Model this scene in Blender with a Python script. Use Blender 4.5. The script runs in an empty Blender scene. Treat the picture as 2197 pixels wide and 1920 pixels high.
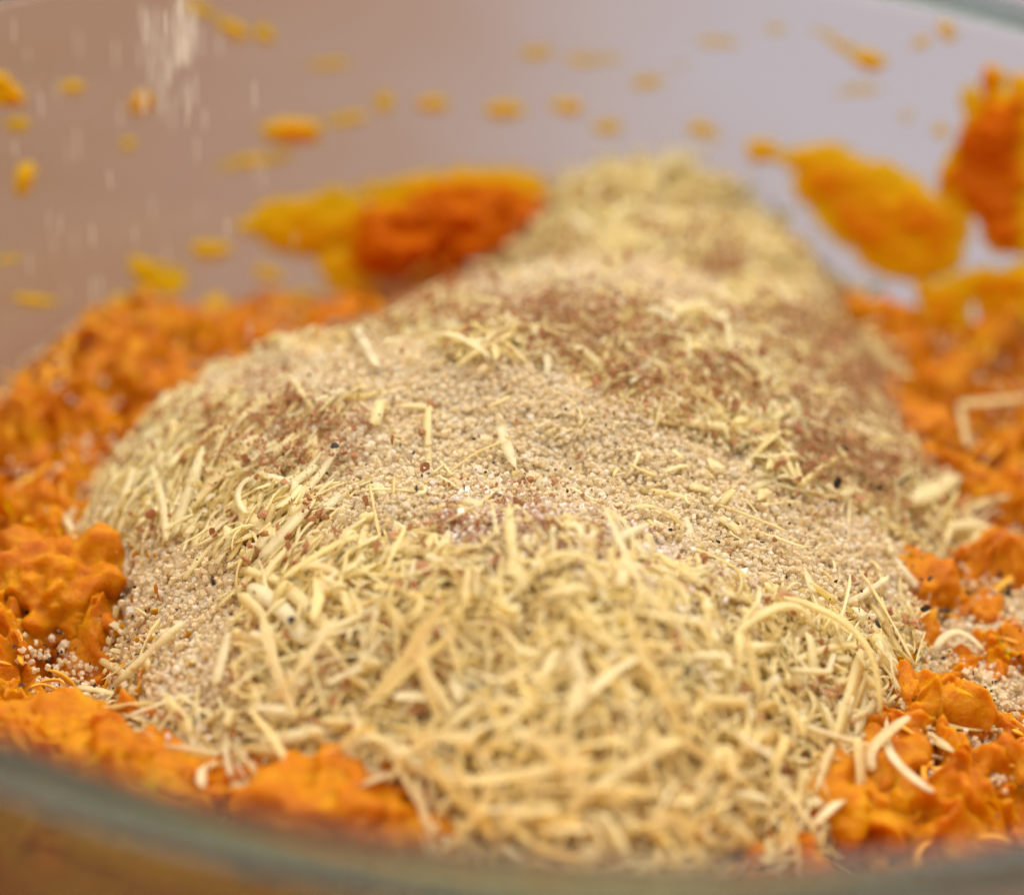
import bpy, bmesh, math, random
import numpy as np
from mathutils import Vector, Matrix

# ------------------------------------------------------------------ camera, world, lamps
random.seed(7)
rng = np.random.default_rng(11)
scene = bpy.context.scene
COL = scene.collection
ZR = 0.08                                   # height of the bowl rim above the tabletop (metres)
SRC_W, SRC_H = 2197.0, 1920.0
LENS, SENSOR = 85.0, 36.0
FPX = LENS / SENSOR * SRC_W
PITCH, ROLL, DIST = math.radians(30.154), math.radians(4.142), 0.19404
FW = np.array([0, math.cos(PITCH), -math.sin(PITCH)])
RT0 = np.array([1.0, 0, 0])
UP0 = np.cross(RT0, FW)
RT = RT0 * math.cos(ROLL) + UP0 * math.sin(ROLL)
UP = -RT0 * math.sin(ROLL) + UP0 * math.cos(ROLL)
CAM = np.array([-0.00496, -0.03683, ZR]) - DIST * FW

cam_d = bpy.data.cameras.new('camera')
cam = bpy.data.objects.new('camera', cam_d)
COL.objects.link(cam)
m = Matrix.Identity(4)
for i in range(3):
    m[i][0], m[i][1], m[i][2], m[i][3] = RT[i], UP[i], -FW[i], CAM[i]
cam.matrix_world = m
cam_d.sensor_fit = 'HORIZONTAL'
cam_d.sensor_width = SENSOR
cam_d.lens = LENS
cam_d.clip_start = 0.01
cam_d.clip_end = 50
cam_d.dof.use_dof = True
cam_d.dof.focus_distance = 0.2255
cam_d.dof.aperture_fstop = 10.5
scene.camera = cam

scene.render.engine = 'CYCLES'
scene.view_settings.view_transform = 'Standard'
scene.view_settings.look = 'None'
scene.view_settings.exposure = -0.06
scene.view_settings.gamma = 1.0
cy = scene.cycles
cy.max_bounces = 16
cy.diffuse_bounces = 14
cy.glossy_bounces = 3
cy.transmission_bounces = 14
cy.transparent_max_bounces = 16
cy.caustics_reflective = False
cy.caustics_refractive = True
cy.sample_clamp_indirect = 4.0
cy.use_denoising = True
try:
    cy.denoiser = 'OPENIMAGEDENOISE'
except Exception:
    pass

world = bpy.data.worlds.new('World')
scene.world = world
world.use_nodes = True
bg = world.node_tree.nodes['Background']
bg.inputs['Color'].default_value = (1.0, 0.945, 0.88, 1)
bg.inputs['Strength'].default_value = 0.54


def area_lamp(name, pos, target, sx, sy, watts, color):
    d = bpy.data.lights.new(name, 'AREA')
    d.shape = 'RECTANGLE'
    d.size, d.size_y = sx, sy
    d.energy = watts
    d.color = color
    o = bpy.data.objects.new(name, d)
    COL.objects.link(o)
    o.location = pos
    o.rotation_euler = (Vector(target) - Vector(pos)).to_track_quat('-Z', 'Y').to_euler()
    return o


area_lamp('window_lamp', (0.36, 0.50, 1.12), (0, 0, 0.06), 0.95, 0.95, 19.0, (1.0, 0.95, 0.88))
area_lamp('overhead_fill_lamp', (-0.5, -0.2, 1.2), (0, 0, 0.06), 1.6, 1.6, 14.0, (1.0, 0.90, 0.78))  # unseen fill from above, turned up to brighten the front faces


# ------------------------------------------------------------------ numeric helpers
K = SRC_W / 2051.0                           # photo-viewer pixels -> source pixels


def ray(px, py):
    return FW + ((px * K - SRC_W / 2) / FPX) * RT - ((py * K - SRC_H / 2) / FPX) * UP


def project(P):
    Q = np.asarray(P) - CAM
    z = Q @ FW
    return np.stack([(SRC_W / 2 + FPX * (Q @ RT) / z) / K, (SRC_H / 2 - FPX * (Q @ UP) / z) / K], -1), z


def hash3(ix, iy, iz, seed):
    h = (ix.astype(np.int64) * 374761393 + iy.astype(np.int64) * 668265263 + iz.astype(np.int64) * 2147483647 + seed * 974711) & 0xFFFFFFFF
    h = ((h ^ (h >> 13)) * 1274126177) & 0xFFFFFFFF
    h = ((h ^ (h >> 16)) * 2246822519) & 0xFFFFFFFF
    return ((h ^ (h >> 15)) & 0xFFFFFF) / float(0xFFFFFF)


def vnoise(x, y, z, seed=0):                 # smooth value noise in -1..1
    x, y, z = np.broadcast_arrays(x, y, z)
    ix, iy, iz = np.floor(x), np.floor(y), np.floor(z)
    fx, fy, fz = x - ix, y - iy, z - iz
    fx, fy, fz = [f * f * f * (f * (f * 6 - 15) + 10) for f in (fx, fy, fz)]
    r = 0
    for a in (0, 1):
        wx = fx if a else 1 - fx
        for b in (0, 1):
            wy = fy if b else 1 - fy
            for c in (0, 1):
                wz = fz if c else 1 - fz
                r = r + wx * wy * wz * hash3(ix + a, iy + b, iz + c, seed)
    return r * 2 - 1


def fbm(x, y, z, octaves=4, seed=0, gain=0.5):
    t, a = 0, 1.0
    for o in range(octaves):
        t = t + a * vnoise(x * 2 ** o, y * 2 ** o, z * 2 ** o, seed + o * 17)
        a *= gain
    return t


def smooth(a, b, x):
    t = np.clip((x - a) / (b - a), 0, 1)
    return t * t * (3 - 2 * t)


def in_poly(x, y, poly):
    x, y = np.asarray(x, float), np.asarray(y, float)
    c = np.zeros(x.shape, bool)
    n = len(poly)
    j = n - 1
    for i in range(n):
        xi, yi = poly[i]
        xj, yj = poly[j]
        if yi != yj:
            c ^= ((yi > y) != (yj > y)) & (x < (xj - xi) * (y - yi) / (yj - yi) + xi)
        j = i
    return c


def poly_dist(x, y, poly):                   # signed distance, positive inside
    x, y = np.asarray(x, float), np.asarray(y, float)
    d = np.full(x.shape, 1e9)
    n = len(poly)
    for i in range(n):
        ax, ay = poly[i - 1]
        bx, by = poly[i]
        vx, vy = bx - ax, by - ay
        L = vx * vx + vy * vy + 1e-18
        t = np.clip(((x - ax) * vx + (y - ay) * vy) / L, 0, 1)
        d = np.minimum(d, np.hypot(x - ax - t * vx, y - ay - t * vy))
    return np.where(in_poly(x, y, poly), d, -d)


# ------------------------------------------------------------------ shape of bowl and food
PZ = np.array([-0.0770, -0.0765, -0.074, -0.069, -0.061, -0.050, -0.036, -0.018, 0.0])
PR = np.array([0.0, 0.030, 0.043, 0.054, 0.0635, 0.0705, 0.0775, 0.0838, 0.0885])


def r_in(z):                                  # inner radius of the bowl at world height z
    return np.interp(np.asarray(z) - ZR, PZ, PR)


def plane_hit(px, py, zrel):
    D = ray(px, py)
    t = (ZR + zrel - CAM[2]) / D[2]
    return CAM + t * D


HEAP_OUT = [(310, 850, -.033), (420, 745, -.033), (600, 735, -.034), (720, 700, -.035), (900, 630, -.035), (1020, 560, -.034),
            (1080, 450, -.040), (1190, 370, -.040), (1380, 345, -.040), (1520, 380, -.040), (1615, 490, -.034), (1690, 650, -.033),
            (1770, 800, -.033), (1850, 900, -.032), (1890, 1000, -.031), (1835, 1090, -.031), (1815, 1230, -.031),
            (1770, 1390, -.031), (1680, 1480, -.031), (1540, 1600, -.030), (1390, 1700, -.030), (1290, 1790, -.030),
            (1000, 1770, -.030), (900, 1640, -.030), (610, 1520, -.030), (420, 1455, -.030), (320, 1390, -.031), (310, 1250, -.032),
            (285, 1130, -.032), (245, 1040, -.032), (245, 940, -.032)]
HEAP_POLY = [tuple(plane_hit(a, b, c)[:2]) for a, b, c in HEAP_OUT]
BUMPS = [(-.003, -.031, .0038, .0100), (.008, -.036, .0025, .009), (-.003, -.009, -.0030, .0075), (.000, .006, .0020, .010), (.002, .031, .0040, .0110),
         (.015, .070, -.0042, .008), (.028, .066, .0052, .007), (.000, .073, .0046, .007), (-.028, .000, .0018, .010), (-.033, -.022, -.0015, .009), (.026, .004, .0016, .010),
         (.022, -.020, -.0005, .009), (-.020, -.030, -.0008, .008), (.012, .048, -.0020, .008)]


def h_mash(x, y):
    r = np.hypot(x, y)
    h = -.0372 - .045 * np.clip(y, -.08, .08) + .03 * np.clip(x, -.08, .08)
    h = h + .0022 * smooth(.058, .075, r) + .003 * np.exp(-((x - .046) ** 2 + (y - .042) ** 2) / (2 * .011 ** 2)) + .0030 * np.exp(-((x + .036) ** 2 + (y + .044) ** 2) / (2 * .010 ** 2))
    h = h + .0026 * fbm(x * 75, y * 75, 3.1, 2, 5)
    return ZR + h


def h_heap(x, y):
    d = poly_dist(x, y, HEAP_POLY)
    e = np.where(d > 0, 1 - np.exp(-np.maximum(d, 0) / .0170), d / .010)
    h = -.0335 - .03 * np.clip(y, -.08, .08) + .0166 * e
    b = 0
    for bx, by, a, s in BUMPS:
        b = b + a * np.exp(-((x - bx) ** 2 + (y - by) ** 2) / (2 * s * s))
    h = h + b * np.clip(e, 0, 1)
    h = h + .0011 * fbm(x * 130, y * 130, 7.7, 3, 9) * np.clip(e + .3, 0, 1)
    return ZR + h


# tabulated top surface for quick look-ups
GN_ = 361
GX = np.linspace(-.09, .09, GN_)
_gx, _gy = np.meshgrid(GX, GX, indexing='ij')
T_MASH = h_mash(_gx, _gy)
T_HEAP = h_heap(_gx, _gy)
T_TOP = np.maximum(T_MASH, T_HEAP)


def lookup(T, x, y):
    u = np.clip((np.asarray(x) + .09) / .18 * (GN_ - 1), 0, GN_ - 1.001)
    v = np.clip((np.asarray(y) + .09) / .18 * (GN_ - 1), 0, GN_ - 1.001)
    i, j = u.astype(int), v.astype(int)
    a, b = u - i, v - j
    return T[i, j] * (1 - a) * (1 - b) + T[i + 1, j] * a * (1 - b) + T[i, j + 1] * (1 - a) * b + T[i + 1, j + 1] * a * b


def top(x, y):
    return lookup(T_TOP, x, y)


def top_normal(x, y, e=.0012):
    dx = (top(x + e, y) - top(x - e, y)) / (2 * e)
    dy = (top(x, y + e) - top(x, y - e)) / (2 * e)
    n = np.stack([-dx, -dy, np.ones_like(dx)], -1)
    return n / np.linalg.norm(n, axis=-1, keepdims=True)


def hit(px, py):                             # where the sight line through a picture point meets the food
    D = ray(px, py)
    ts = np.linspace(.14, .34, 1600)
    P = CAM + ts[:, None] * D
    below = P[:, 2] < top(P[:, 0], P[:, 1])
    inside = np.hypot(P[:, 0], P[:, 1]) < .082
    k = np.argmax(below & inside)
    return P[k]


def wall_hit(px, py):                        # where it meets the inside of the back wall
    px, py = np.atleast_1d(px), np.atleast_1d(py)
    ts = np.linspace(.20, .40, 1400)
    out = np.zeros((len(px), 3))
    for i, (a, b) in enumerate(zip(px, py)):
        D = ray(a, b)
        P = CAM + ts[:, None] * D
        g = (np.hypot(P[:, 0], P[:, 1]) > r_in(np.minimum(P[:, 2], ZR + .02))) & (P[:, 1] > -.02)
        k = max(int(np.argmax(g)), 1)
        out[i] = P[k]
    return out


# ------------------------------------------------------------------ object helpers
def mesh_obj(name, verts, faces, mat=None, parent=None, smooth_shade=True, mats=None, mat_idx=None):
    me = bpy.data.meshes.new(name)
    verts = np.asarray(verts, np.float32)
    if isinstance(faces, np.ndarray):
        nf, w = faces.shape
        me.vertices.add(len(verts))
        me.vertices.foreach_set('co', verts.ravel())
        me.loops.add(nf * w)
        me.loops.foreach_set('vertex_index', faces.astype(np.int32).ravel())
        me.polygons.add(nf)
        me.polygons.foreach_set('loop_start', np.arange(0, nf * w, w, dtype=np.int32))
        me.update(calc_edges=True)
        me.validate()
    else:
        me.from_pydata([tuple(v) for v in verts.tolist()], [], faces)
    if smooth_shade and len(me.polygons):
        me.polygons.foreach_set('use_smooth', np.ones(len(me.polygons), bool))
    if mat:
        me.materials.append(mat)
    o = bpy.data.objects.new(name, me)
    COL.objects.link(o)
    if parent:
        o.parent = parent
    return o


def link_mesh(name, me, parent=None):
    o = bpy.data.objects.new(name, me)
    COL.objects.link(o)
    if parent:
        o.parent = parent
    return o


def tag(o, label=None, cat=None, group=None, kind=None):
    if label: o['label'] = label
    if cat: o['category'] = cat
    if group: o['group'] = group
    if kind: o['kind'] = kind
    return o


def empty(name, loc=(0, 0, 0)):
    o = bpy.data.objects.new(name, None)
    COL.objects.link(o)
    o.location = loc
    o.empty_display_size = .01
    return o


def float_attr(o, name, vals):
    a = o.data.attributes.new(name, 'FLOAT', 'POINT')
    a.data.foreach_set('value', np.asarray(vals, np.float32))


# ------------------------------------------------------------------ materials
class Mat:
    def __init__(self, name):
        self.m = bpy.data.materials.new(name)
        self.m.use_nodes = True
        self.nt = self.m.node_tree
        self.nt.nodes.clear()
        self.out = self.nt.nodes.new('ShaderNodeOutputMaterial')

    def n(self, typ, **kw):
        nd = self.nt.nodes.new('ShaderNode' + typ)
        for k, v in kw.items():
            if k in nd.inputs:
                nd.inputs[k].default_value = v
            else:
                setattr(nd, k, v)
        return nd

    def l(self, a, b):
        self.nt.links.new(a, b)

    def ramp(self, fac, stops):
        r = self.n('ValToRGB')
        el = r.color_ramp.elements
        while len(el) < len(stops):
            el.new(.5)
        for e, (p, c) in zip(el, stops):
            e.position = p
            e.color = (*c, 1)
        self.l(fac, r.inputs[0])
        return r.outputs[0]

    def noise(self, scale, detail=3, rough=.55, coord='Object'):
        tc = self.n('TexCoord')
        t = self.n('TexNoise')
        t.inputs['Scale'].default_value = scale
        t.inputs['Detail'].default_value = detail
        t.inputs['Roughness'].default_value = rough
        self.l(tc.outputs[coord], t.inputs['Vector'])
        return t.outputs[0]

    def bump(self, height, dist, strength=1.0):
        b = self.n('Bump')
        b.inputs['Distance'].default_value = dist
        b.inputs['Strength'].default_value = strength
        self.l(height, b.inputs['Height'])
        return b.outputs[0]

    def done(self, shader):
        self.l(shader, self.out.inputs['Surface'])
        return self.m


def mat_mash():
    M = Mat('pumpkin_mash')
    p = M.n('BsdfPrincipled')
    c = M.ramp(M.noise(240, 5, .68), [(.26, (.38, .082, .0002)), (.45, (.53, .158, .0003)), (.58, (.60, .228, .0006)), (.74, (.70, .385, .005))])
    M.l(c, p.inputs['Base Color'])
    p.inputs['Roughness'].default_value = .18
    p.inputs['Subsurface Weight'].default_value = .55
    p.inputs['Subsurface Radius'].default_value = (1.0, .5, .08)
    p.inputs['Subsurface Scale'].default_value = .0024
    p.inputs['Specular IOR Level'].default_value = .16
    M.l(M.bump(M.noise(1150, 5, .7), .0006, .7), p.inputs['Normal'])
    return M.done(p.outputs[0])


def mat_smear():
    M = Mat('pumpkin_smear')
    a = M.n('Attribute')
    a.attribute_name = 'thick'
    p = M.n('BsdfPrincipled')
    mul = M.n('Math', operation='MULTIPLY_ADD')
    M.l(M.noise(320, 3), mul.inputs[0])
    mul.inputs[1].default_value = .3
    M.l(a.outputs['Fac'], mul.inputs[2])
    c = M.ramp(mul.outputs[0], [(.15, (.97, .72, .01)), (.50, (.96, .55, .003)), (.78, (.90, .31, .002)), (1.0, (.80, .20, .002))])
    M.l(c, p.inputs['Base Color'])
    p.inputs['Roughness'].default_value = .4
    tl = M.n('BsdfTranslucent')
    M.l(c, tl.inputs['Color'])
    mx = M.n('MixShader')
    mx.inputs[0].default_value = .5
    p.inputs['Specular IOR Level'].default_value = .08
    M.l(p.outputs[0], mx.inputs[1])
    M.l(tl.outputs[0], mx.inputs[2])
    tr = M.n('BsdfTransparent')
    mr = M.n('MapRange', interpolation_type='SMOOTHSTEP')
    M.l(a.outputs['Fac'], mr.inputs[0])
    mr.inputs[1].default_value, mr.inputs[2].default_value = .0, .13
    m2 = M.n('MixShader')
    M.l(mr.outputs[0], m2.inputs[0])
    M.l(tr.outputs[0], m2.inputs[1])
    M.l(mx.outputs[0], m2.inputs[2])
    return M.done(m2.outputs[0])


def mat_cheese():
    M = Mat('grated_cheese')
    p = M.n('BsdfPrincipled')
    a = M.n('Attribute')
    a.attribute_name = 'tone'
    oi = M.n('ObjectInfo')
    add = M.n('Math', operation='ADD')
    M.l(a.outputs['Fac'], add.inputs[0])
    M.l(oi.outputs['Random'], add.inputs[1])
    fr = M.n('Math', operation='FRACT')
    M.l(add.outputs[0], fr.inputs[0])
    base = M.ramp(fr.outputs[0], [(0, (.97, .86, .47)), (.35, (.985, .91, .59)), (.7, (.99, .945, .72)), (1, (.98, .875, .46))])
    # cinnamon dusted on in patches
    dust = M.ramp(M.noise(420, 5, .65), [(.48, (0, 0, 0)), (.70, (1, 1, 1))])
    mix = M.n('MixRGB')
    mix.inputs[2].default_value = (.66, .34, .13, 1)
    ml = M.n('Math', operation='MULTIPLY')
    M.l(dust, ml.inputs[0])
    ml.inputs[1].default_value = .22
    M.l(ml.outputs[0], mix.inputs[0])
    M.l(base, mix.inputs[1])
    M.l(mix.outputs[0], p.inputs['Base Color'])
    p.inputs['Roughness'].default_value = .5
    p.inputs['Specular IOR Level'].default_value = .3
    tl = M.n('BsdfTranslucent')
    M.l(mix.outputs[0], tl.inputs['Color'])
    mx = M.n('MixShader')
    mx.inputs[0].default_value = .55
    M.l(p.outputs[0], mx.inputs[1])
    M.l(tl.outputs[0], mx.inputs[2])
    M.l(M.bump(M.noise(1800, 2), .0003, .5), p.inputs['Normal'])
    return M.done(mx.outputs[0])


def mat_sugar():
    M = Mat('raw_sugar')
    oi = M.n('ObjectInfo')
    c = M.ramp(oi.outputs['Random'], [(0, (.945, .82, .56)), (.5, (.96, .855, .63)), (.85, (.97, .885, .70)), (1, (.985, .945, .86))])
    p = M.n('BsdfPrincipled')
    M.l(c, p.inputs['Base Color'])
    p.inputs['Roughness'].default_value = .07
    p.inputs['IOR'].default_value = 1.38
    p.inputs['Specular IOR Level'].default_value = .7
    p.inputs['Transmission Weight'].default_value = .85
    tl = M.n('BsdfTranslucent')
    M.l(c, tl.inputs['Color'])
    df = M.n('BsdfDiffuse')
    M.l(c, df.inputs['Color'])
    m0 = M.n('MixShader')
    m0.inputs[0].default_value = .5
    M.l(df.outputs[0], m0.inputs[1])
    M.l(tl.outputs[0], m0.inputs[2])
    mx = M.n('MixShader')
    mx.inputs[0].default_value = .72
    M.l(p.outputs[0], mx.inputs[1])
    M.l(m0.outputs[0], mx.inputs[2])
    return M.done(mx.outputs[0])


def mat_plain(name, stops, scale, rough=.7, bump=0.0, spec=.3):
    M = Mat(name)
    p = M.n('BsdfPrincipled')
    M.l(M.ramp(M.noise(scale, 4, .6), stops), p.inputs['Base Color'])
    p.inputs['Roughness'].default_value = rough
    p.inputs['Specular IOR Level'].default_value = spec
    if bump:
        M.l(M.bump(M.noise(scale * 3, 3), bump, .7), p.inputs['Normal'])
    return M.done(p.outputs[0])


def mat_wall_glass():
    M = Mat('bowl_glass')
    tr = M.n('BsdfTransparent')
    tr.inputs['Color'].default_value = (.965, .985, .98, 1)
    gl = M.n('BsdfGlossy')
    gl.inputs['Roughness'].default_value = .03
    fr = M.n('Fresnel')
    fr.inputs['IOR'].default_value = 1.45
    ml = M.n('Math', operation='MULTIPLY')
    M.l(fr.outputs[0], ml.inputs[0])
    ml.inputs[1].default_value = .8
    mx = M.n('MixShader')
    M.l(ml.outputs[0], mx.inputs[0])
    M.l(tr.outputs[0], mx.inputs[1])
    M.l(gl.outputs[0], mx.inputs[2])
    return M.done(mx.outputs[0])


def mat_rim_glass():
    M = Mat('rim_glass')
    g = M.n('BsdfGlass')
    g.inputs['Color'].default_value = (.66, .74, .71, 1)
    g.inputs['IOR'].default_value = 1.5
    g.inputs['Roughness'].default_value = .08
    return M.done(g.outputs[0])


def mat_table():
    M = Mat('tabletop')
    tc = M.n('TexCoord')
    sp = M.n('SeparateXYZ')
    M.l(tc.outputs['Object'], sp.inputs[0])
    mr = M.n('MapRange')
    nz = M.noise(11, 3, .5)
    ad = M.n('Math', operation='MULTIPLY_ADD')
    M.l(nz, ad.inputs[0])
    ad.inputs[1].default_value = .10
    M.l(sp.outputs['X'], ad.inputs[2])
    M.l(ad.outputs[0], mr.inputs[0])
    mr.inputs[1].default_value, mr.inputs[2].default_value = -.04, .095
    col = M.ramp(mr.outputs[0], [(0, (.205, .098, .052)), (.40, (.225, .132, .102)), (.72, (.258, .198, .207)), (1, (.268, .233, .280))])
    p = M.n('BsdfPrincipled')
    M.l(col, p.inputs['Base Color'])
    p.inputs['Roughness'].default_value = .5
    M.l(M.bump(M.noise(90, 3), .0006, .3), p.inputs['Normal'])
    return M.done(p.outputs[0])


def mat_clear():
    M = Mat('clear_sugar')
    p = M.n('BsdfPrincipled')
    p.inputs['Base Color'].default_value = (.95, .88, .78, 1)
    p.inputs['Roughness'].default_value = .25
    tl = M.n('BsdfTranslucent')
    tl.inputs['Color'].default_value = (.95, .88, .78, 1)
    tr = M.n('BsdfTransparent')
    a = M.n('MixShader')
    a.inputs[0].default_value = .5
    M.l(p.outputs[0], a.inputs[1])
    M.l(tl.outputs[0], a.inputs[2])
    b = M.n('MixShader')
    b.inputs[0].default_value = .34
    M.l(tr.outputs[0], b.inputs[1])
    M.l(a.outputs[0], b.inputs[2])
    return M.done(b.outputs[0])


CLEAR = mat_clear()
MASH, SMEAR, CHEESE, SUGAR = mat_mash(), mat_smear(), mat_cheese(), mat_sugar()
WALLG, RIMG, TABLE = mat_wall_glass(), mat_rim_glass(), mat_table()
SPICE = mat_plain('cinnamon', [(.3, (.28, .11, .05)), (.55, (.48, .235, .11)), (.8, (.64, .38, .21))], 900, .85)
PEPPER = mat_plain('pepper', [(.3, (.012, .011, .012)), (.7, (.05, .04, .035))], 1500, .6)
CORE = mat_plain('heap_core', [(.3, (.80, .60, .32)), (.55, (.88, .72, .46)), (.75, (.92, .80, .56))], 260, .8, .0008)
FIBRE = mat_plain('pumpkin_fibre', [(.3, (.80, .30, .01)), (.7, (.88, .50, .05))], 300, .4)

# ------------------------------------------------------------------ tabletop
v = [(-3, -3, 0), (3, -3, 0), (3, 3, 0), (-3, 3, 0)]
t = mesh_obj('tabletop', v, [(0, 1, 2, 3)], TABLE, smooth_shade=False)
tag(t, 'brown wooden tabletop fading to pale lavender grey under the bowl', None, None, 'structure')

# ------------------------------------------------------------------ glass bowl
bowl = empty('glass_bowl', (0, 0, 0))
tag(bowl, 'clear glass mixing bowl with a greenish rim holding the pumpkin mash', 'bowl')


def lathe(name, prof, mat, parent, seg=192):
    a = np.linspace(0, 2 * np.pi, seg, endpoint=False)
    pr = np.array(prof)
    V = np.stack([pr[:, None, 0] * np.cos(a), pr[:, None, 0] * np.sin(a), np.repeat(pr[:, 1:2], seg, 1)], -1).reshape(-1, 3)
    n = len(pr)
    i = np.arange(n - 1)[:, None] * seg
    j = np.arange(seg)[None]
    jn = (j + 1) % seg
    F = np.stack([i + j, i + jn, i + seg + jn, i + seg + j], -1).reshape(-1, 4)
    return mesh_obj(name, V, F, mat, parent)


zz = np.linspace(-.0770, -.0012, 60)
inner = [(max(float(np.interp(z, PZ, PR)), .0005), ZR + z) for z in zz]
outer = [(max(float(np.interp(z, PZ, PR)), .0005) + .0030, ZR + z - .0026 * (1 - smooth(-.077, -.03, z))) for z in zz]
lathe('bowl_wall', outer + inner[::-1], WALLG, bowl)   # outer skin upwards, inner skin downwards, joined under the rim
ra = np.linspace(0, 2 * np.pi, 25)
lathe('rim', [(.0900 + .0017 * math.cos(b), ZR + .0004 + .0017 * math.sin(b)) for b in ra], RIMG, bowl, 256)

# ------------------------------------------------------------------ pumpkin mash
NA, NR = 1400, 190
ang = np.linspace(0, 2 * np.pi, NA, endpoint=False)
rr = np.linspace(.016, 1.0, NR)
aa, ff = np.meshgrid(ang, rr, indexing='ij')
edge_z = h_mash(.075 * np.cos(ang), .075 * np.sin(ang))
rw = (r_in(edge_z) - .0004)[:, None]
rad = .016 + (rw - .016) * (ff - .016) / (1 - .016)
X, Y = rad * np.cos(aa), rad * np.sin(aa)
Z = lookup(T_MASH, X, Y)


def lump_noise(X, Y, Z):
    q = (X + .0016 * vnoise(X * 260, Y * 260, 1.5, 3), Y + .0016 * vnoise(X * 260, Y * 260, 8.5, 4))
    b = np.abs(vnoise(q[0] * 135, q[1] * 135, 2.2, 21))
    s = np.abs(vnoise(q[0] * 300, q[1] * 300, 4.2, 23))
    g = np.abs(vnoise(q[0] * 620, q[1] * 620, 9.1, 35))
    return .0058 * (b - .3) + .0027 * (s - .3) + .0013 * (g - .3) + .0009 * fbm(X * 1000, Y * 1000, 2.0, 2, 31) + .0022 * fbm(X * 170, Y * 170, 6.0, 2, 33)


fade = 1 - .6 * smooth(.93, 1.0, ff)
Z = Z + lump_noise(X, Y, Z) * fade
hx = .0009 * fbm(X * 330, Y * 330, Z * 330, 2, 41) * (1 - smooth(.9, 1.0, ff))
hy = .0009 * fbm(X * 330, Y * 330, Z * 330, 2, 43) * (1 - smooth(.9, 1.0, ff))
X, Y = X + hx, Y + hy
top_v = np.stack([X, Y, Z], -1)
# side of the mash where it lies against the glass
NS = 26
sf = np.linspace(0, 1, NS + 1)[1:]
zs = Z[:, -1:] + (ZR - .070 - Z[:, -1:]) * sf[None]
rs = r_in(zs) - .0006 - .0005 * (vnoise(np.cos(ang)[:, None] * 22, np.sin(ang)[:, None] * 22, zs * 200, 51) + 1)
side_v = np.stack([rs * np.cos(ang)[:, None], rs * np.sin(ang)[:, None], zs], -1)
V = np.concatenate([top_v, side_v], 1)
NT = NR + NS
i = np.arange(NA)[:, None] * NT
inx = ((np.arange(NA) + 1) % NA)[:, None] * NT
j = np.arange(NT - 1)[None]
F = np.stack([i + j, i + j + 1, inx + j + 1, inx + j], -1).reshape(-1, 4)
mash = mesh_obj('pumpkin_mash', V.reshape(-1, 3), F, MASH)
tag(mash, 'lumpy orange pumpkin mash filling the bowl around the heap of cheese and sugar', 'mash')


def icosphere(sub):
    bm = bmesh.new()
    bmesh.ops.create_icosphere(bm, subdivisions=sub, radius=1)
    V = np.array([v.co[:] for v in bm.verts])
    F = np.array([[v.index for v in f.verts] for f in bm.faces])
    bm.free()
    return V, F


ICO5, ICO4 = icosphere(6), icosphere(5)


def lump(px, py, sx, sy, sz, rot, seed, lift=0.0):
    P = hit(px, py)
    V, F = ICO5 if (py > 1000 and sx >= .006) else ICO4
    box = V / (np.abs(V) ** 3.0).sum(1, keepdims=True) ** (1 / 3.0)
    D = box * np.array([sx, sy, sz])
    k = .26 * fbm(D[:, 0] * 190 + seed * 7.3, D[:, 1] * 190, D[:, 2] * 190, 3, seed) + .22 * (np.abs(vnoise(D[:, 0] * 300, D[:, 1] * 300 + seed, D[:, 2] * 300, seed + 6)) ** .8 - .36) + .16 * (np.abs(vnoise(D[:, 0] * 640, D[:, 1] * 640 + seed, D[:, 2] * 640, seed + 8)) - .3) + .05 * fbm(D[:, 0] * 900, D[:, 1] * 900 + seed, D[:, 2] * 900, 2, seed + 3)
    D = D * (1 + k[:, None])
    c, s = math.cos(rot), math.sin(rot)
    D = np.stack([D[:, 0] * c - D[:, 1] * s, D[:, 0] * s + D[:, 1] * c, D[:, 2]], -1)
    return mesh_obj('lump', D + P + np.array([0, 0, lift]), F, MASH, mash)


LUMPS = [(720, 1650, .0108, .0060, .0056, .05, 1, .0005), (130, 1205, .0090, .0075, .0075, .3, 2, -.0025), (1838, 890, .0035, .0034, .0036, 0, 3, .001),
         (250, 1555, .0065, .005, .0040, .4, 4, -.001), (420, 1600, .006, .0045, .0042, .1, 20, -.0005), (110, 1490, .006, .005, .004, .2, 26, -.001), (470, 700, .005, .004, .0035, 0, 7, -.002), (1650, 1610, .0085, .0055, .0045, -.3, 13, -.0015),
         (1760, 1530, .005, .005, .0042, .8, 14, -.002), (690, 670, .004, .004, .004, 0, 21, -.001), (1830, 1175, .0035, .0035, .004, 0, 24, -.001)]
for L in LUMPS:
    lump(*L)


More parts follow.
